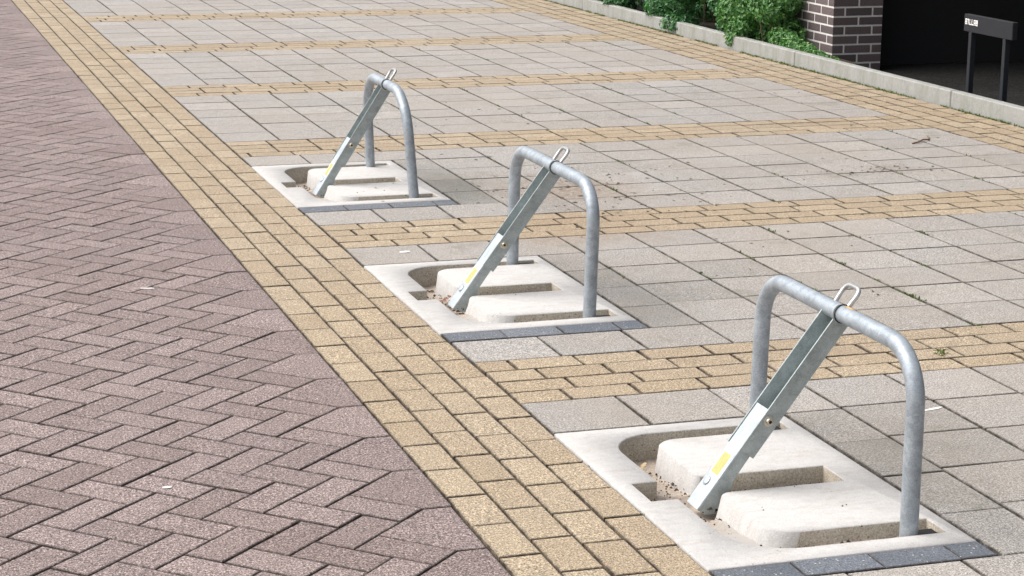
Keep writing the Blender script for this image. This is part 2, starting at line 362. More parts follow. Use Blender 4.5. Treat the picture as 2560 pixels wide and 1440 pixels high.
def lay(parent, pieces, mat, pname, limit=290, jit=1.0, keep=None):
    """pieces: (poly, cx, cy, rz[, tone]); the ones nearest the camera become parts, the rest one joined part"""
    pieces = sorted(pieces, key=lambda q: (q[1] - CP.x) ** 2 + (q[2] - CP.y) ** 2)
    vis, rest = pieces[:limit], pieces[limit:]
    V = []; F = []; T = []; E = []
    for k, q in enumerate(pieces):
        poly, cx, cy, rz = q[:4]; tone = q[4] if len(q) > 4 else R_.choice(TONES)
        dz = R_.uniform(-0.0014, 0.0009) * jit; dr = R_.uniform(-0.006, 0.006) * jit
        dx = R_.uniform(-0.0015, 0.0015) * jit; dy = R_.uniform(-0.0015, 0.0015) * jit
        tx = R_.uniform(-0.004, 0.004) * jit; ty = R_.uniform(-0.004, 0.004) * jit
        if k < limit:
            link_mesh(pname, piece_mesh(pname, poly, mat, tone), parent, (cx + dx, cy + dy, dz), rz + dr, tx, ty)
        else:
            vs, fs, edge = block(poly); b = len(V); c, s = math.cos(rz + dr), math.sin(rz + dr)
            V += [(cx + dx + x * c - y * s, cy + dy + x * s + y * c, z + dz + x * ty * -1 + y * tx) for x, y, z in vs]
            F += [tuple(b + i for i in f) for f in fs]; T += [tone] * len(vs); E += edge
    if V:
        o = mesh_obj(pname + 's_beyond', V, F, mat, parent, {'tone': T, 'edge': E}); o['kind'] = 'stuff'
def bed(name, x0, x1, y0, y1, z=-0.018, hole=None):
    rs_ = [(x0, x1, y0, y1)]
    if hole: hx, hy0, hy1 = hole; rs_ = [(x0, hx, y0, hy0), (x0, hx, hy1, y1), (hx, x1, y0, hy0), (hx, x1, hy0, hy1), (hx, x1, hy1, y1)]
    V = []; F = []
    for a, b, c, d in rs_: F.append(tuple(len(V) + i for i in range(4))); V += [(a, c, z), (b, c, z), (b, d, z), (a, d, z)]
    o = mesh_obj(name, V, F, M_JOINT); o['kind'] = 'structure'; return o

def cutrect(x0, x1, y0, y1, gx=0.0035, gy=0.002):
    """a piece filling a cell minus its joints: -> (poly, cx, cy, 0)"""
    return (rect(x1 - x0 - 2 * gx, y1 - y0 - 2 * gy), (x0 + x1) / 2, (y0 + y1) / 2, 0.0)

YN, YF = -5.0, 14.5
ground = mesh_obj('ground', [(-300, -300, -0.13), (300, -300, -0.13), (300, 300, -0.13), (-300, 300, -0.13)], [(0, 1, 2, 3)], M_TILE, attrs={'tone': [0.5] * 4, 'edge': [0.0] * 4})
ground['kind'] = 'structure'

# ---- herringbone road
WB = 0.1105; EDGE = -0.4445; AX, AY = -0.678, -2.956
road = bed('road', -5.6, EDGE - 0.002, YN - 0.5, YF)
q2 = math.sqrt(0.5)
def hb(a, b): return AX + WB * (a + b) * q2, AY + WB * (a - b) * q2
pcs = []
RNG = range(-95, 130)
for i in RNG:
    for j in RNG:
        mm = (i - j) % 4
        if mm == 0: a0, a1, b0, b1 = i, i + 2, j, j + 1
        elif mm == 3: a0, a1, b0, b1 = i, i + 1, j, j + 2
        else: continue
        ca, cb_ = (a0 + a1) / 2, (b0 + b1) / 2; X, Y = hb(ca, cb_)
        if Y < YN or Y > YF or X > EDGE or X < -5.6: continue
        if max(hb(a, b)[0] for a in (a0, a1) for b in (b0, b1)) > AX + 0.156 + 0.004: continue
        # left of the view frustum: skip what the photograph never shows, keep a margin for side steps
        if X < CP.x + (Y - CP.y) * 0.045 - 3.2: continue
        if mm == 0: poly = rect(2 * WB - 0.0054, WB - 0.0054); rz = math.pi / 4
        else: poly = rect(2 * WB - 0.0054, WB - 0.0054); rz = -math.pi / 4
        pcs.append((poly, X, Y, rz))
lay(road, pcs, M_ROAD, 'brick', 290)
pen = []
k0 = math.ceil((YN - AY) / 0.3125)
g_ = 0.002
for k in range(k0, int((YF - AY) / 0.3125)):
    y = AY + 0.3125 * k
    poly = [(AX + 0.0035, 0.0), (AX + 0.156, -0.15625 + g_ + 0.0015), (EDGE - g_, -0.15625 + g_), (EDGE - g_, 0.15625 - g_), (AX + 0.156, 0.15625 - g_ - 0.0015)]
    cx = -0.54; poly = [(a - cx, b) for a, b in poly]
    pen.append((poly, cx, y, 0.0))
lay(road, pen, M_ROAD, 'edge_brick', 70)

# ---- kerb strip of four buff courses on the left
strip = bed('kerb_strip', EDGE - 0.002, -0.001, YN - 0.5, YF)
pcs = []; cw = 0.1105
OFF = [0.03, 0.115, 0.065, 0.0]
for c in range(4):
    x0 = EDGE + 0.001 + c * cw; y = YN + OFF[c] - 0.1
    while y < YF - 0.3:
        L = 0.2245 if c != 3 else 0.2245
        L *= R_.choice([1.0, 1.0, 1.0, 0.985, 1.01])
        pcs.append(cutrect(x0, x0 + cw, y, y + L, 0.0034, 0.0034)); y += L
lay(strip, pcs, M_BUFF, 'brick', 290)

# ---- right-hand border and kerb, turned very slightly
RA = 0.0165
def rx_(y): return 4.43 - RA * y
BW = 0.488
def rot_piece(poly, u, y, rz):  # u measured back from the kerb line
    return (poly, rx_(y) + u, y, rz + RA)
border = mesh_obj('border_strip', [(rx_(YN) - BW, YN, -0.018), (rx_(YN) + 0.02, YN, -0.018), (rx_(YF) + 0.02, YF, -0.018), (rx_(YF) - BW, YF, -0.018)], [(0, 1, 2, 3)], M_JOINT)
border['kind'] = 'structure'
pcs = []
for c in range(4):
    y = -1.4 + [0.0, 0.11, 0.05, 0.15][c]
    while y < YF - 0.3:
        w = BW / 4; pcs.append(rot_piece(rect(w - 0.0125, 0.211), -BW + w * (c + 0.5), y + 0.11, 0)); y += 0.222
lay(border, pcs, M_BUFF, 'brick', 290)
kerb = mesh_obj('kerb', [(rx_(YN) + 0.005, YN, -0.02), (rx_(YN) + 0.055, YN, -0.02), (rx_(YF) + 0.055, YF, -0.02), (rx_(YF) + 0.005, YF, -0.02)], [(0, 1, 2, 3)], M_JOINT)
kerb['kind'] = 'structure'
ys = [-5.4, -3.3, -1.2, 0.9, 2.99, 5.08, 7.17, 9.26, 11.35, 13.4]
for a, b in zip(ys[:-1], ys[1:]):
    mb = MB(); L = b - a
    mb.box((0.012, -L / 2 + 0.0035, -0.16), (0.074, L / 2 - 0.0035, 0.098 + R_.uniform(-.002, .002)), bev=0.006)
    o = mb.build('kerb_stone', M_KERB, kerb); yc = (a + b) / 2; o.location = (rx_(yc), yc, 0); o.rotation_euler = (0, 0, RA)

# ---- parking bays with tiles, bands and concrete bases
P_BAY = 2.286; BAND = 0.486
BASES = {1: (2.005, 0.911, 0.785), 0: (-0.325, -1.414, -1.531), -1: (-2.597, -3.712, -3.815)}   # y far edge, y near edge, near edge of the slate row
T = 0.30; BXW = 0.706
for k in range(-1, 6):
    top = P_BAY * k; bot = top - 1.8
    bs_ = BASES.get(k); bay = bed('parking_bay', 0.001, 4.2, bot, top, hole=(BXW - 0.01, bs_[1] + 0.01, bs_[0] - 0.01) if bs_ else None)
    pcs = []; dk = []
    xj = [0.0]
    c = 1
    xr = lambda y: rx_(y) - BW
    base = BASES.get(k)
    ncol = 13
    for ci in range(ncol):
        x0, x1 = ci * T, (ci + 1) * T
        ysh = 0.0 if ci < 3 else R_.uniform(-0.012, 0.012)
        if base and ci < 3:
            rows = [(top, base[0] + 0.004), (base[2] - 0.004, bot)]
            for (ya, yb) in rows:
                pcs.append(cutrect(x0, x1, yb, ya, 0.0034, 0.0027))
            if ci == 2:   # cut tiles beside the base
                ya = base[0] + 0.004; yb_ = base[2] - 0.004; n = 4; h = (ya - yb_) / n
                for r in range(n):
                    pcs.append(cutrect(BXW + 0.006, x1, ya - h * (r + 1), ya - h * r, 0.003, 0.002) + (R_.choice([-0.75, -0.5, -0.35, -0.15]) if r > 0 or k == 1 else -0.2,))
            continue
        for r in range(6):
            ya, yb = top - T * r, top - T * (r + 1)
            if r > 0: ya += ysh
            if r < 5: yb += ysh
            ym = (ya + yb) / 2; xe = xr(ym)
            if x0 > xe - 0.03: continue
            X1 = min(x1, xe - 0.002)
            if xe - x1 < 0.05 and x1 < xe: X1 = xe - 0.002
            pcs.append(cutrect(x0, X1, yb, ya, 0.0044, 0.0029) + ((-0.25,) if (k, ci, r) in ((0, 3, 3), (1, 3, 5), (-1, 3, 1), (-1, 3, 2), (0, 4, 2)) else ()))
    lay(bay, pcs, M_TILE, 'paving_tile', 290)
    if base:
        x = 0.0
        for wd in (0.203, 0.203, 0.203, 0.097):
            dk.append(cutrect(x, x + wd, base[2], base[1] - 0.004, 0.0018, 0.002)); x += wd
        lay(bay, dk, M_DARK, 'slate_brick', 290)
    # buff band beyond this bay
    band = bed('brick_band', 0.001, 4.2, top, top + BAND)
    pcs = []; h = BAND / 4
    for r in range(4):
        y0 = top + r * h; x = -R_.uniform(0.0, 0.2); x0 = 0.0
        x = -R_.choice([0.0, 0.055, 0.11, 0.165])
        while x0 < 4.1:
            x1 = x + 0.2225; xe = xr(y0 + h / 2)
            if x1 - max(x, 0) > 0.012 and max(x, 0) < xe - 0.03:
                pcs.append(cutrect(max(x, 0.0), min(x1, xe - 0.002), y0, y0 + h, 0.0046, 0.0034))
            x = x1; x0 = x
    lay(band, pcs, M_BUFF, 'brick', 290 if k < 4 else 0)
band = bed('brick_band', 0.001, 4.2, -2 * P_BAY, -2 * P_BAY + BAND); pcs = []
for r in range(4):
    x = -0.1 * (r % 2)
    while x < 2.5:
        pcs.append(cutrect(max(x, 0), x + 0.2225, -2 * P_BAY + r * BAND / 4, -2 * P_BAY + (r + 1) * BAND / 4, 0.003, 0.002)); x += 0.2225
lay(band, pcs, M_BUFF, 'brick', 0)

# ------------------------------------------------------------------ barriers
def arc(cx, cy, r, a0, a1, n=8):
    return [(cx + r * math.cos(math.radians(a0 + (a1 - a0) * i / n)), cy + r * math.sin(math.radians(a0 + (a1 - a0) * i / n))) for i in range(n + 1)]
def base_mesh(parent, L, ylegs):
    """recessed concrete base: local x to the right, y = -t towards the viewer"""
    s = L / 1.10
    tt = lambda t: -t * s
    W_ = BXW - 0.002
    # hole outline (top): list of (x, t, bottom dx, bottom dt, wallmat)
    H = []
    def a(x, t, bx=0.0, bt=0.0): H.append((x, t, bx, bt))
    a(0.665, 0.068)
    for (x, t) in arc(0.270, 0.213, 0.145, 270, 180, 9): a(x, t)      # far-left corner
    a(0.125, 0.468); a(0.053, 0.468); a(0.053, 0.615); a(0.125, 0.615)
    for (x, t) in arc(0.285, 0.865, 0.160, 180, 90, 9): a(x, t)
    a(0.665, 1.025); a(0.665, 0.922)
    for (x, t) in arc(0.320, 0.842, 0.080, 90, 180, 7): a(x, t, -0.028, 0.012)
    a(0.240, 0.640, -0.036, 0.0)
    for (x, t) in arc(0.272, 0.632, 0.032, 180, 270, 4): a(x, t, -0.02, 0)
    a(0.605, 0.600); a(0.605, 0.468); a(0.250, 0.462, -0.010, 0)
    a(0.240, 0.440, -0.014, 0)
    for (x, t) in arc(0.310, 0.208, 0.070, 180, 270, 7): a(x, t, -0.010, -0.004)
    a(0.665, 0.138)
    H = [(x, tt(t), bx, -bt) for x, t, bx, bt in H]
    n = len(H)
    R = [(0, 0), (W_, 0), (W_, -L), (0, -L)]
    R = [(x, y) for x, y in R]
    c1 = 0.0035; D = 0.088
    Hp = [Vector((h[0], h[1])) for h in H]
    area = sum(Hp[i].x * Hp[(i + 1) % n].y - Hp[(i + 1) % n].x * Hp[i].y for i in range(n))
    sg = 1 if area < 0 else -1
    out = []
    for i in range(n):
        d1 = (Hp[i] - Hp[i - 1]).normalized(); d2 = (Hp[(i + 1) % n] - Hp[i]).normalized()
        n1 = Vector((-d1.y, d1.x)) * sg; n2 = Vector((-d2.y, d2.x)) * sg
        b = n1 + n2; b = b / max(0.5, b.dot(n1)); out.append(b)
    # ring0: top, outside the hole by c1 ; ring1: on the outline at -c1 ; ring2: bottom
    ring0 = [Vector((Hp[i].x + out[i].x * c1, Hp[i].y + out[i].y * c1, 0)) for i in range(n)]
    ring1 = [Vector((Hp[i].x, Hp[i].y, -c1)) for i in range(n)]
    ring2 = [Vector((H[i][0] + H[i][2], H[i][1] + H[i][3], -D)) for i in range(n)]
    r_in = [Vector((x + (0.004 if x == 0 else -0.004), y + (-0.004 if y == 0 else 0.004), 0)) for x, y in R]
    r_ch = [Vector((x, y, -0.004)) for x, y in R]; r_bt = [Vector((x, y, -0.12)) for x, y in R]
    vs = r_in + r_ch + r_bt + ring0 + ring1 + ring2
    tris = tessellate_polygon([[Vector((v.x, v.y, 0)) for v in r_in], [Vector((v.x, v.y, 0)) for v in ring0]])
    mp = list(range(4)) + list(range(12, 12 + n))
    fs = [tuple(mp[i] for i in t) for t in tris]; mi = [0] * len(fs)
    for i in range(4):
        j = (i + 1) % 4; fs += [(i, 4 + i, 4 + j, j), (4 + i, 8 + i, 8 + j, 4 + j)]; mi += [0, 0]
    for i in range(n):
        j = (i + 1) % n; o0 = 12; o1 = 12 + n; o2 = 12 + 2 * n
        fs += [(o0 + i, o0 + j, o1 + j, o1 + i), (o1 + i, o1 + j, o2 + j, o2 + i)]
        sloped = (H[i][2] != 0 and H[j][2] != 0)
        mi += [0, 0 if sloped else 1]  # sloped island sides stay pale, the other walls get the shade-darkened aggregate
    bm = bmesh.new(); bv = [bm.verts.new(v) for v in vs]
    for f, m_ in zip(fs, mi):
        try:
            ff = bm.faces.new([bv[i] for i in f]); ff.material_index = m_
        except ValueError: pass
    bmesh.ops.recalc_face_normals(bm, faces=bm.faces[:])
    me = bpy.data.meshes.new('concrete_base'); bm.to_mesh(me); bm.free()
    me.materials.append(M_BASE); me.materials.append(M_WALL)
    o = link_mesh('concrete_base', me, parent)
    me.polygons.foreach_set('use_smooth', [True] * len(me.polygons))
    me.set_sharp_from_angle(angle=math.radians(50))
    # silt on the channel floor, uneven
    nx, ny = 46, 70; V = []; F = []; TN = []
    for iy in range(ny):
        for ix in range(nx):
            x = 0.02 + (0.665) * ix / (nx - 1); y = -0.03 - (L - 0.07) * iy / (ny - 1)
            tq = -y / s; zz = -0.080 + 0.028 * min(1, max(0, (tq - 0.22) / 0.25)) + 0.012 * min(1, max(0, (tq - 0.75) / 0.15)); z = zz + 0.010 * mnoise.noise(Vector((x * 9 + L * 5, y * 9, 1))) + 0.006 * mnoise.noise(Vector((x * 40, y * 40, L)))
            if 0.46 < tq < 0.66 and 0.15 < x < 0.27: z -= 0.030
            V.append((x, y, z)); TN.append(min(1, max(0, (tq - 0.66) / 0.12 + 0.6 * mnoise.noise(Vector((x * 20, y * 20, 5))))) if x < 0.3 else 0.15)
    F = [(iy * nx + ix, iy * nx + ix + 1, (iy + 1) * nx + ix + 1, (iy + 1) * nx + ix) for iy in range(ny - 1) for ix in range(nx - 1)]
    fl = mesh_obj('channel_floor', V, F, M_SILT, o, {'clean': TN}, smooth=True)
    # grit, then black boxes standing in for the shadow beside each bow leg
    rg = random.Random(int(L * 10000)); V = []; F = []
    for _ in range(520):
        q = rg.random()
        if q < 0.30: x, t_ = rg.uniform(0.13, 0.235), rg.uniform(0.15, 0.95)
        elif q < 0.50: x, t_ = rg.uniform(0.25, 0.60), rg.choice([0.475 + abs(rg.gauss(0, 0.01)), rg.uniform(0.47, 0.59)])
        elif q < 0.80: x, t_ = rg.uniform(0.2, 0.65), rg.uniform(0.93, 1.02)
        elif q < 0.965: x, t_ = rg.uniform(0.055, 0.13), rg.uniform(0.475, 0.61)
        else: x, t_ = rg.gauss(0.30, 0.14), rg.gauss(0.66, 0.16)
        y = tt(t_)
        if not (0.01 < x < W_ - 0.01 and -L + 0.01 < y < -0.01): continue
        on_top = q >= 0.965
        if on_top and (x < 0.26 or (0.45 < t_ < 0.61)): continue
        z = 0.0006 if on_top else (-0.080 + 0.028 * min(1, max(0, (t_ - 0.22) / 0.25)) + 0.012 * min(1, max(0, (t_ - 0.75) / 0.15)) + 0.004)
        r = abs(rg.gauss(0.0016, 0.0012)) + (0.0006 if on_top else 0.0014); b = len(V); a_ = rg.uniform(0, 3)
        for k_ in range(3): V.append((x + r * 1.3 * math.cos(a_ + 2.09 * k_), y + r * 1.3 * math.sin(a_ + 2.09 * k_), z - 0.001))
        V.append((x, y, z + r)); F += [(b, b + 1, b + 3), (b + 1, b + 2, b + 3), (b + 2, b, b + 3)]
    gr = mesh_obj('grit', V, F, M_CRUMB, o); gr['kind'] = 'stuff'
    for (xx, yy) in ylegs:
        mb = MB(); mb.box((xx + 0.020, yy - 0.034, -0.10), (min(xx + 0.085, 0.655), yy + 0.034, -0.012)); mb.build('leg_shadow_box', M_SHADE, o)  # painted shadow at the leg foot, not a real pit
    return o

def make_barrier(label, y0, L, bow, yc, stick=False):
    """bow = x0, y far leg, y near leg, height, tilt, inset, corner radius"""
    root = empty('parking_barrier', (0.001, y0, 0), label, 'parking barrier', 'fold-down parking barriers in their concrete bases')
    x0, ya, yb, h, th, s, rc = bow; ya -= y0; yb -= y0; yc -= y0
    # bow centreline in its own plane
    A = Vector((ya, -0.045)); B = Vector((yb, -0.045)); Ta = Vector((ya - s, h)); Tb = Vector((yb + s, h)); poly = [A, Ta, Tb, B]; out = [A]
    for i in (1, 2):
        Pp = poly[i]; d1 = (poly[i - 1] - Pp).normalized(); d2 = (poly[i + 1] - Pp).normalized(); ang = d1.angle(d2); tl = rc / math.tan(ang / 2)
        c = Pp + (d1 + d2).normalized() * rc / math.sin(ang / 2); s1 = Pp + d1 * tl; s2 = Pp + d2 * tl
        e1 = s1 - c; e2 = s2 - c; a1 = math.atan2(e1.y, e1.x); a2 = math.atan2(e2.y, e2.x); da = (a2 - a1 + math.pi) % (2 * math.pi) - math.pi
        for k in range(15): a_ = a1 + da * k / 14; out.append(c + Vector((math.cos(a_), math.sin(a_))) * rc)
    out.append(B)
    def bp(a_, b_): return Vector((x0 + b_ * math.sin(th), a_, b_ * math.cos(th)))
    base_mesh(root, L, [(x0, ya), (x0, yb)])
    mb = MB(); mb.tube([bp(v.x, v.y) for v in out], 0.0228, 24); mb.build('bow', M_GALV, root, smooth=True)
    # arm frame: origin at the foot, s along, w across (local y), n up-left
    Tc = bp(yc, h)
    F0 = Vector((0.188, yc, -0.045)); Tt = Vector((Tc.x - 0.017, yc, Tc.z + 0.002))
    d = (Tt - F0); LT = d.length; d.normalize(); nn = Vector((-d.z, 0, d.x))
    def X(v): return F0 + d * v[0] + Vector((0, v[1], 0)) + nn * v[2]
    rel = Tc - F0; sT = rel.dot(d); nT = rel.dot(nn)
    k = LT / 0.618
    th_ = 0.0045; w_ = 0.041
    # outer channel: web below, two flanges with a round cut-out for the tube
    out_parts = MB(); dep = 0.047
    s_end = 0.190 * k; R1 = 0.0258
    a0 = math.asin(min(1, max(-1, (-nT) / R1)))
    h0 = math.pi - a0; h1 = math.radians(300)
    hook = [(sT + R1 * math.cos(h0 + (h1 - h0) * q / 12), nT + R1 * math.sin(h0 + (h1 - h0) * q / 12)) for q in range(13)]
    R2 = 0.0300; h2 = math.radians(62)
    hook = [(sT + R1 * math.cos(h2 + (h1 - h2) * q / 16), nT + R1 * math.sin(h2 + (h1 - h2) * q / 16)) for q in range(17)]
    b0 = math.pi - math.asin(min(1, max(-1, (-nT) / R2)))
    rim = [(sT + R2 * math.cos(b0 + (h2 - b0) * q / 8), nT + R2 * math.sin(b0 + (h2 - b0) * q / 8)) for q in range(9)]
    fl_near = [(s_end, -dep), (s_end, 0.0)] + rim + hook + [(sT + 0.018, -dep)]; fl_far = [(s_end, -dep), (s_end, 0.0), (sT + 0.012, 0.0), (sT + 0.018, -dep)]
    for sgn in (1, -1):
        y1, y2 = sorted((sgn * w_, sgn * (w_ - th_)))
        out_parts.prism(fl_near if sgn < 0 else fl_far, y1, y2, xf=X)
    out_parts.box((s_end, -w_ + th_ - 0.001, -dep), (sT + 0.018, w_ - th_ + 0.001, -dep + th_), xf=X)
    oc = out_parts.build('outer_channel', M_CHAN, root)
    bv = oc.modifiers.new('bevel', 'BEVEL'); bv.width = 0.0010; bv.segments = 1; bv.limit_method = 'ANGLE'
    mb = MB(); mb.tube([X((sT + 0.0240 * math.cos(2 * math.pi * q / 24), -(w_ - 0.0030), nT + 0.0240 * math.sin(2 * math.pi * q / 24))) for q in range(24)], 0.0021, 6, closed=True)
    mb.build('gap_shade_ring', M_SHADE, oc)  # black ring painted in for the shaded gap between tube and flange
    # inner channel, closed on top, with a deep foot
    inn = MB(); wi = w_ - th_ - 0.0015; top = -0.003; tl = 0.316 * k
    pf = [(0.0, top), (0.000, -0.030), (0.030, -0.070), (0.058, -0.060), (0.115, -0.040), (tl, -0.036), (tl, top)]
    for sgn in (1, -1):
        y1, y2 = sorted((sgn * wi, sgn * (wi - 0.004)))
        inn.prism(pf, y1, y2, xf=X, mi=1)  # side flanges use the darker zinc, their shade put into the colour
    inn.box((0.0, -wi - 0.0003, top - 0.004), (tl, wi + 0.0003, top + 0.0004), xf=X)
    ic = inn.build('inner_channel', M_INNR_LIT, root, mats=[M_INNR_LIT, M_CHAN])
    bv = ic.modifiers.new('bevel', 'BEVEL'); bv.width = 0.0010; bv.segments = 1; bv.limit_method = 'ANGLE'
    # bolts
    mb = MB(); cy = -w_ - 0.0003
    mb.disc(X((0.292 * k, cy, -0.020)), (0, -1, 0), 0.0145, 0.004, 20); mb.disc(X((0.292 * k, cy - 0.004, -0.020)), (0, -1, 0), 0.0095, 0.006, 16)
    mb.build('bolt', M_BOLT, oc, smooth=True)
    mb = MB(); mb.disc(X((0.292 * k, cy - 0.0100, -0.020)), (0, -1, 0), 0.0045, 0.0006, 10); mb.build('bolt_socket', M_SHADE, oc)
    mb = MB(); mb.disc(X((0.076, 0.010, top + 0.0005)), nn, 0.0125, 0.005, 18); mb.build('bolt', M_INNR_LIT, ic, smooth=True)
    mb = MB(); mb.disc(X((0.028, -wi - 0.0004, -0.050)), (0, -1, 0), 0.004, 0.0005, 10); mb.build('pin_hole', M_SHADE, ic)
    # reflective sticker: white border, yellow field
    mb = MB(); mb.box((0.098, -0.027, top), (0.172, 0.027, top + 0.0014), xf=X); mb.box((0.102, -0.021, top + 0.0013), (0.166, 0.0225, top + 0.0020), mi=1, xf=X)
    mb.build('sticker', M_WHT, ic, mats=[M_WHT, M_YEL])
    # handle loop behind the tube
    hw = 0.040; hl = sT + 0.078; rr = 0.022; pts = [(sT + 0.004, hw)] + [(hl - rr + rr * math.sin(math.radians(q)), hw - rr + rr * math.cos(math.radians(q))) for q in range(0, 91, 15)] \
        + [(hl - rr + rr * math.cos(math.radians(q)), -hw + rr - rr * math.sin(math.radians(q))) for q in range(0, 91, 15)] + [(sT + 0.004, -hw)]
    hn = nT - 0.003
    mb = MB(); mb.tube([X((p[0], p[1] * (1.0 if p[0] > sT + 0.02 else 0.86), hn + (0 if p[0] > sT else -0.0))) for p in pts], 0.0064, 10)
    mb.build('handle_loop', M_ROD, root, smooth=True)
    if stick:
        V = []; F = []; nseg = 8
        for q in range(2):
            for j in range(nseg + 1):
                ang = math.radians(42 + 48 * j / nseg); yy = yc - 0.050 - q * 0.042; r_ = 0.0236
                V.append(bp(yy, h) + Vector((-math.sin(ang - math.pi / 2) * r_, 0, math.cos(ang - math.pi / 2) * r_)))
        F = [(j, j + 1, nseg + 2 + j, nseg + 1 + j) for j in range(nseg)]
        o = mesh_obj('orange_sticker', V, F, M_ORG, root, smooth=True)
        sm = o.modifiers.new('solid', 'SOLIDIFY'); sm.thickness = 0.0006
    return root
make_barrier('galvanised folding parking barrier nearest the camera, with an orange sticker on its bow', -2.597, 1.115, (0.575, -2.700, -3.609, 0.450, 0.012, 0.012, 0.135), -3.155, True)
make_barrier('galvanised folding parking barrier standing in the middle of the row of three', -0.325, 1.089, (0.568, -0.424, -1.308, 0.453, 0.021, -0.005, 0.131), -0.867)
make_barrier('galvanised folding parking barrier farthest away, its bow leaning and narrowing upwards', 2.005, 1.094, (0.562, 1.861, 1.027, 0.462, -0.060, 0.045, 0.205), 1.4445)

# ------------------------------------------------------------------ undercroft, brick pier
GZ = -0.08
planter = mesh_obj('planting_bed', [(rx_(4.7) + 0.06, 4.7, 0.03), (4.75, 4.9, 0.03), (4.75, 5.8, 0.03), (7.6, 5.8, 0.03), (7.6, 14, 0.03), (rx_(14) + 0.06, 14, 0.03)], [(0, 1, 2, 3, 4, 5)], M_SOIL); planter['kind'] = 'structure'
und = empty('undercroft', (4.6, 0, 0)); und['kind'] = 'structure'
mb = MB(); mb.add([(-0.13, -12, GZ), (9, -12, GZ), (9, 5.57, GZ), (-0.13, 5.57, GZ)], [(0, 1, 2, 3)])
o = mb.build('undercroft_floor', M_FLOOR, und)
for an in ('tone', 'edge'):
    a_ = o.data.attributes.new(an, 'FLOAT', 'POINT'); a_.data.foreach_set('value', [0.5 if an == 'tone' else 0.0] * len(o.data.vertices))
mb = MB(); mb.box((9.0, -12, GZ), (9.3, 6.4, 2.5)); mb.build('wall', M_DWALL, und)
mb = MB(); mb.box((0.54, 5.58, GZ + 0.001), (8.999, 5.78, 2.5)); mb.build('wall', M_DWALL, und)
mb = MB(); mb.box((0.60, -12, 2.3), (8.999, 5.579, 2.6)); mb.build('shading_slab', M_SLAB, und)  # unseen roof, added to keep light out of the undercroft

pier = empty('brick_pier', (4.75, 5.30, 0), 'dark brown brick pier with pale mortar joints behind the kerb', 'brick pier')
PW, PD, PC = 0.385, 0.62, 0.0655
mb = MB(); mb.box((0.0022, 0.0022, GZ), (PW - 0.0022, PD - 0.0022, 2.299)); mb.build('mortar_core', M_MORT, pier)
zc = GZ; ci = 0
def pbrick(x0, x1, y0, y1, z0, z1):
    bmv = MB(); bmv.box((x0, y0, z0), (x1, y1, z1), bev=0.0025)
    o = bmv.build('brick', M_PIER, pier); t_ = R_.random()
    a_ = o.data.attributes.new('tone', 'FLOAT', 'POINT'); a_.data.foreach_set('value', [t_] * len(o.data.vertices))
j = 0.0115
while zc + PC < 2.3:
    z0, z1 = zc, zc + PC - j
    if ci % 2 == 0: fr = [0.0, 0.0965, 0.310, PW]; sd_ = [0.0, 0.206, 0.412, PD]
    else: fr = [0.0, 0.203, PW]; sd_ = [0.0, 0.100, 0.306, 0.512, PD]
    # corner brick spans both faces
    pbrick(0, fr[1] - j, 0, sd_[1] - j, z0, z1)
    for a0, a1 in zip(fr[1:-1], fr[2:]): pbrick(a0, a1 - (j if a1 < PW else 0), 0, 0.09, z0, z1)
    for a0, a1 in zip(sd_[1:-1], sd_[2:]): pbrick(0, 0.09, a0, a1 - (j if a1 < PD else 0), z0, z1)
    zc += PC; ci += 1
# plinth shadow course
# ------------------------------------------------------------------ sign
sg = empty('low_sign', (4.65, 3.05, GZ), 'low anthracite sign board on two posts with small white lettering', 'sign')
mb = MB(); mb.box((0.0, -0.280, 0.495), (0.035, 0.280, 0.600), bev=0.003)
bd = mb.build('sign_board', M_SIGN, sg)
for yy in (0.205, -0.190):
    mb = MB(); mb.box((0.002, yy - 0.0165, 0.0), (0.036, yy + 0.0165, 0.4945), bev=0.002); mb.build('post', M_POST, sg)
# small white lettering, too small to read in the photograph: letter-like strokes
mb = MB(); yl = 0.262; zt = 0.573; hh = 0.034
def stroke(y_a, y_b, z_a, z_b): mb.box((-0.0022, min(y_a, y_b), min(z_a, z_b)), (0.0, max(y_a, y_b), max(z_a, z_b)))
cwid = 0.020; 
for ch in 'BTLLAB':
    y0_, y1_ = yl, yl - cwid; s_ = 0.0058; zb = zt - hh
    if ch in 'BL': stroke(y0_, y0_ - s_, zb, zt)
    if ch == 'B':
        stroke(y0_ - s_, y1_, zb, zb + s_); stroke(y0_ - s_, y1_, zt - s_, zt); stroke(y0_ - s_, y1_, zb + hh / 2 - s_ / 2, zb + hh / 2 + s_ / 2)
        stroke(y1_, y1_ + s_, zb + s_, zb + hh / 2 - s_ / 2); stroke(y1_, y1_ + s_, zb + hh / 2 + s_ / 2, zt - s_)
    if ch == 'T': stroke(y0_, y1_, zt - s_, zt); stroke((y0_ + y1_) / 2 + s_ / 2, (y0_ + y1_) / 2 - s_ / 2, zb, zt - s_)
    if ch == 'L': stroke(y0_ - s_, y1_, zb, zb + s_)
    if ch == 'A':
        stroke(y0_, y0_ - s_, zb, zt); stroke(y1_, y1_ + s_, zb, zt); stroke(y0_ - s_, y1_ + s_, zt - s_, zt); stroke(y0_ - s_, y1_ + s_, zb + hh * .35, zb + hh * .35 + s_)
    yl -= cwid + 0.0052
mb.build('lettering', M_WHT, bd)

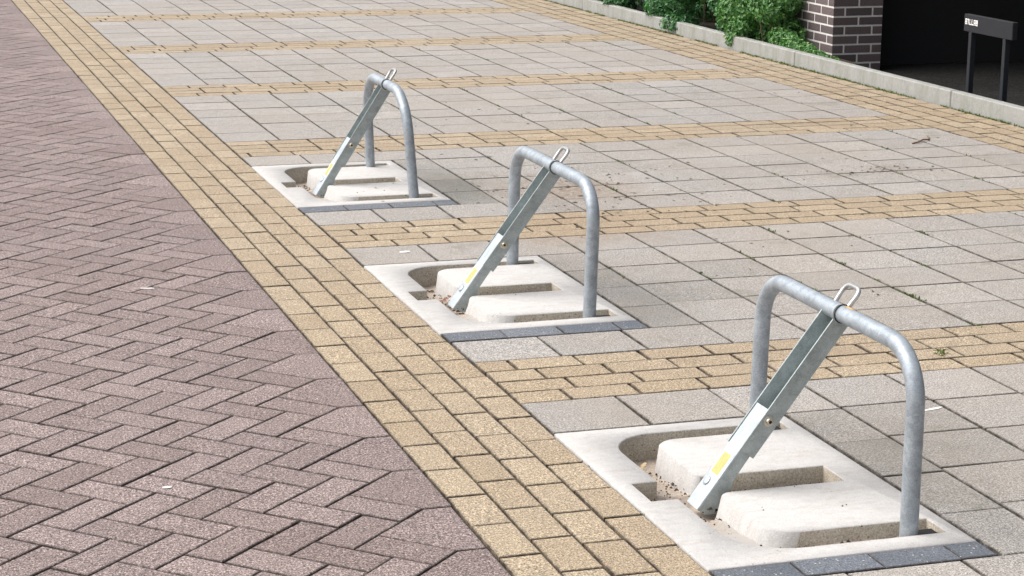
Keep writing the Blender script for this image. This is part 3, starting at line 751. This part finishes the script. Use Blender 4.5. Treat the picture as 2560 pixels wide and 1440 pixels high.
# ------------------------------------------------------------------ shrubs
def leaves(name, mat, parent, cents, radii, n, size, seed, tone_bias=0.0, zmin=0.0):
    rs = np.random.RandomState(seed); V = np.zeros((0, 3)); cents = np.array(cents); radii = np.array(radii)
    wts = radii[:, 0] * radii[:, 2]; wts = wts / wts.sum(); idx = rs.choice(len(cents), n, p=wts)
    dr = rs.normal(size=(n, 3)); dr /= np.linalg.norm(dr, axis=1)[:, None]; rad = rs.uniform(0.70, 1.08, n) ** 0.7
    Pn = cents[idx] + dr * radii[idx] * rad[:, None]
    keepm = Pn[:, 2] > zmin; Pn = Pn[keepm]; dr = dr[keepm]; rad = rad[keepm]; n = len(Pn)
    nrm = dr * 0.9 + rs.normal(size=(n, 3)) * 0.55 + np.array([-0.1, 0, 0.55]); nrm /= np.linalg.norm(nrm, axis=1)[:, None]
    tg = rs.normal(size=(n, 3)) + np.array([0, 0, -0.5]); tg -= nrm * (tg * nrm).sum(1)[:, None]; tg /= np.linalg.norm(tg, axis=1)[:, None]
    bi = np.cross(nrm, tg); sz = size * rs.uniform(0.6, 1.3, n)[:, None]
    a = Pn - tg * sz * 0.5; c = Pn + tg * sz * 0.5 - nrm * sz * 0.08; b1 = Pn + bi * sz * 0.30 + nrm * sz * 0.10 - tg * sz * .05; b2 = Pn - bi * sz * 0.30 + nrm * sz * 0.10 - tg * sz * .05
    mid = Pn + nrm * 0.0
    V = np.stack([a, b1, c, b2], 1).reshape(-1, 3)
    F = np.stack([np.arange(n) * 4, np.arange(n) * 4 + 1, np.arange(n) * 4 + 2], 1); G = np.stack([np.arange(n) * 4, np.arange(n) * 4 + 2, np.arange(n) * 4 + 3], 1)
    tone = np.repeat(np.clip(rs.beta(2, 2.6, n) + tone_bias, 0, 1), 4)
    return mesh_obj(name, V.tolist(), np.concatenate([F, G]).tolist(), mat, parent, {'tone': tone.tolist()})
def shrub(label, yl, yh, xl, xh, zt, mat, n, size, seed, group=None, over=0.0):
    rs = random.Random(seed); root = empty('shrub', ((xl + xh) / 2, (yl + yh) / 2, 0.03), label, 'shrub', group)
    ox, oy = root.location.x, root.location.y
    cs = []; rd = []
    ncl = int(12 + (yh - yl) * 34)
    for _ in range(ncl):
        y = rs.uniform(yl, yh); x = xl + (xh - xl) * rs.random() ** 1.6; z = rs.uniform(0.02, zt)
        if y < yl + 0.35: z *= 0.85
        r = rs.uniform(0.07, 0.17); bul = 0.05 * math.sin(y * 5.1 + seed) + 0.04 * math.sin(y * 11 + 1)
        cs.append((x + bul - ox + 0.05, y - oy, z - 0.03)); rd.append((r, r * 1.15, r * rs.uniform(0.7, 1.0)))
    fo = leaves('foliage', mat, root, cs, rd, n, size, seed); fo['kind'] = 'stuff'
    mb = MB()
    for _ in range(int(10 + 6 * (yh - yl))):
        y = rs.uniform(yl, yh) - oy; x = rs.uniform(xl + .1, xh) - ox
        pts = [(x, y, -0.03)]; 
        for q in range(4): pts.append((pts[-1][0] + rs.uniform(-.05, .03), pts[-1][1] + rs.uniform(-.05, .05), pts[-1][2] + zt * 0.22))
        mb.tube(pts, 0.005, 5)
    mb.build('stems', M_TWIG, root)['kind'] = 'stuff'
    return root
shrub('deep green shrub spilling over the kerb left of the lighter one', 6.50, 9.7, 4.39, 5.5, 0.62, M_LEAF1, 64000, 0.036, 11)
shrub('fresh light green shrub beside the brick pier', 5.80, 6.42, 4.42, 4.80, 0.50, M_LEAF2, 18000, 0.034, 5)
shrub('dark green shrub in the shade behind the two front ones', 6.45, 9.7, 5.1, 6.4, 0.95, M_LEAF1, 26000, 0.04, 19)
gc = leaves('ground_cover', M_LEAF2, None, [(4.48 + 0.05 * R_.random(), 4.85 + 0.09 * i, 0.05 + .006 * i) for i in range(10)], [(0.06, 0.10, 0.04 + 0.007 * i) for i in range(10)], 3000, 0.026, 3)
tag(gc, 'low leafy ground cover running along the kerb to the pier', None, None, 'stuff')

# ------------------------------------------------------------------ weeds, moss, litter
def tufts(name, spots, mat, lo, hi, blades, seed, spread=0.006):
    rs = random.Random(seed); V = []; F = []; T_ = []
    for (x, y) in spots:
        for _ in range(rs.randint(*blades)):
            a_ = rs.uniform(0, 6.283); L = rs.uniform(lo, hi); lean = rs.uniform(0.2, 1.1); w = L * rs.uniform(0.07, 0.16) + 0.0006
            bx, by = x + rs.gauss(0, spread), y + rs.gauss(0, spread); dx, dy = math.cos(a_), math.sin(a_); b = len(V); z0 = -0.006
            tx, ty, tz = bx + dx * L * lean * 0.7, by + dy * L * lean * 0.7, z0 + L * (1.15 - lean * .6)
            mx, my, mz = bx + dx * L * lean * 0.25, by + dy * L * lean * 0.25, z0 + L * 0.6
            V += [(bx - dy * w, by + dx * w, z0), (bx + dy * w, by - dx * w, z0), (mx + dy * w, my - dx * w, mz), (mx - dy * w, my + dx * w, mz), (tx, ty, tz)]
            F += [(b, b + 1, b + 2, b + 3), (b + 3, b + 2, b + 4)]; t_ = rs.random(); T_ += [t_] * 5
    return tag(mesh_obj(name, V, F, mat, None, {'tone': T_}), None, None, None, 'stuff')
sp = []
rs = random.Random(4)
for c in range(3, 13):                      # along the long tile joints
    for k in range(-1, 4):
        for _ in range(3 if c > 4 else 1):
            yc_ = P_BAY * k - rs.uniform(0, 1.8); n_ = rs.randint(2, 9)
            if rs.random() < 0.55: sp += [(c * T + rs.gauss(0, 0.0015), yc_ + rs.gauss(0, 0.05)) for _ in range(n_)]
for (x, y) in [(1.813, -1.388), (1.769, -0.745), (1.765, -1.788), (1.8, -1.35), (2.1, -0.9), (1.5, -0.6), (2.4, -0.3), (2.1, 0.5), (1.5, .95)]:
    sp += [(round(x / T) * T + rs.gauss(0, 0.002), y + rs.gauss(0, 0.03)) for _ in range(9)]
w1 = tufts('joint_weeds', sp, M_WEED, 0.006, 0.018, (2, 4), 3); w1['label'] = 'thin weeds growing in the joints between the grey tiles'
sp = []
for _ in range(2600):
    y = -1.2 + 11.5 * rs.random()
    if mnoise.noise(Vector((y * 1.7, 3, 0))) + 0.5 * mnoise.noise(Vector((y * 9, 8, 0))) > -0.18: sp.append((rx_(y) - abs(rs.gauss(0.0, 0.010)), y))
w2 = tufts('kerb_weeds', sp, M_WEED, 0.008, 0.024, (1, 3), 8); w2['label'] = 'fringe of moss and weeds along the foot of the kerb'
w3 = empty('weed', (1.497, -2.117, 0.0), 'small green weed sprouting between the buff bricks behind the nearest barrier', 'weed')
cs = [(rs.gauss(0, .010), rs.gauss(0, .008), 0.006) for _ in range(5)]
o = leaves('foliage', M_WEED, w3, cs, [(0.010, 0.010, 0.012)] * 5, 70, 0.011, 9, 0.1); o['kind'] = 'stuff'
sp = []
for k_ in range(60):
    y = rs.uniform(-3.8, -2.4); c = rs.choice([0, 1, 2, 3, 4]); sp.append((EDGE + 0.001 + c * cw, y))
w4 = tufts('strip_moss', sp, M_WEED, 0.003, 0.007, (2, 4), 2); w4['label'] = 'specks of moss in the joints of the buff strip'

def chip(name, x, y, L, w, rz, mat, z, label, cat, group=None, bend=0.0):
    n_ = 6; V = []; F = []
    for i in range(n_):
        u = i / (n_ - 1) - 0.5; ww = w * (1 - (2 * abs(u)) ** 2.2 * 0.75) / 2; zz = bend * (0.25 - u * u) * L
        V += [(u * L, -ww, zz), (u * L, ww, zz + w * 0.15), (u * L, ww * .9, zz - 0.0012), (u * L, -ww * .9, zz - 0.0012)]
    for i in range(n_ - 1):
        a_ = i * 4; b = a_ + 4
        F += [(a_, b, b + 1, a_ + 1), (a_ + 1, b + 1, b + 2, a_ + 2), (a_ + 2, b + 2, b + 3, a_ + 3), (a_ + 3, b + 3, b, a_)]
    F += [(0, 1, 2, 3), (len(V) - 1, len(V) - 2, len(V) - 3, len(V) - 4)]
    o = mesh_obj(name, V, F, mat); o.location = (x, y, z); o.rotation_euler = (0, 0, rz); return tag(o, label, cat, group)
chip('paper_scrap', 0.214, -0.133, 0.045, 0.016, 0.1, M_WHT, 0.002, 'white scrap on the grey tile behind the middle barrier', 'litter')
chip('paper_scrap', 1.153, -2.681, 0.075, 0.010, 0.25, M_WHT, 0.002, 'long white sliver on the grey tile beyond the nearest barrier', 'litter')
chip('paper_scrap', -0.850, -0.496, 0.050, 0.007, -0.3, M_WHT, 0.002, 'white sliver on the purple bricks level with the middle barrier', 'litter')
chip('paper_scrap', -1.114, -2.774, 0.024, 0.010, 0.0, M_WHT, 0.002, 'small white chip on the purple bricks near the lower left corner', 'litter')
chip('straw', 0.165, -2.597 - 0.275, 0.085, 0.010, 1.0, M_STRAW, -0.030, 'dry straw stalk lying in the channel of the nearest barrier base', 'straw', bend=0.3)
for i in range(3):
    chip('dry_leaf', 0.185 + 0.018 * i, -0.325 - 0.47 + 0.022 * i, 0.028, 0.015, 0.7 * i, M_RED, -0.044 + 0.003 * i,
         ['reddish dry leaf lowest in the notch of the middle barrier base', 'reddish dry leaf between two others in the channel of the middle base', 'reddish dry leaf uppermost of three in the channel of the middle base'][i], 'dry leaf', 'dry leaves in the middle base', bend=0.2)
mb = MB(); mb.tube([(3.50, 1.80, 0.004), (3.55, 1.82, 0.008), (3.60, 1.87, 0.010), (3.64, 1.88, 0.007), (3.68, 1.95, 0.005), (3.70, 2.0, 0.004)], 0.0045, 6)
tag(mb.build('twig', M_TWIG, None, smooth=True), 'short crooked brown twig lying on the tiles near the right border', 'twig')
V = []; F = []
for _ in range(290):                          # leaf crumbs: dark litter near the right and along the dirty tiles
    q = rs.random()
    if q < 0.22: x, y = rs.gauss(2.97, 0.16), rs.gauss(1.12, 0.07)
    elif q < 0.70: x, y = rs.gauss(1.35, 0.35), rs.gauss(0.9, 0.4)
    else: x, y = rs.uniform(0.9, 3.8), rs.uniform(-1.5, 4)
    s_ = abs(rs.gauss(0.0035, 0.0022)) + 0.001; a_ = rs.uniform(0, 3.14); b = len(V)
    V += [(x + s_ * 2 * math.cos(a_), y + s_ * 2 * math.sin(a_), 0.0018), (x - s_ * math.sin(a_), y + s_ * math.cos(a_), 0.0045), (x - s_ * 2 * math.cos(a_), y - s_ * 2 * math.sin(a_), 0.0018), (x + s_ * math.sin(a_), y - s_ * math.cos(a_), 0.0018)]
    F += [(b, b + 1, b + 2), (b, b + 2, b + 3)]
tag(mesh_obj('leaf_crumbs', V, F, M_CRUMB), 'scattered dark leaf crumbs on the grey tiles', None, None, 'stuff')
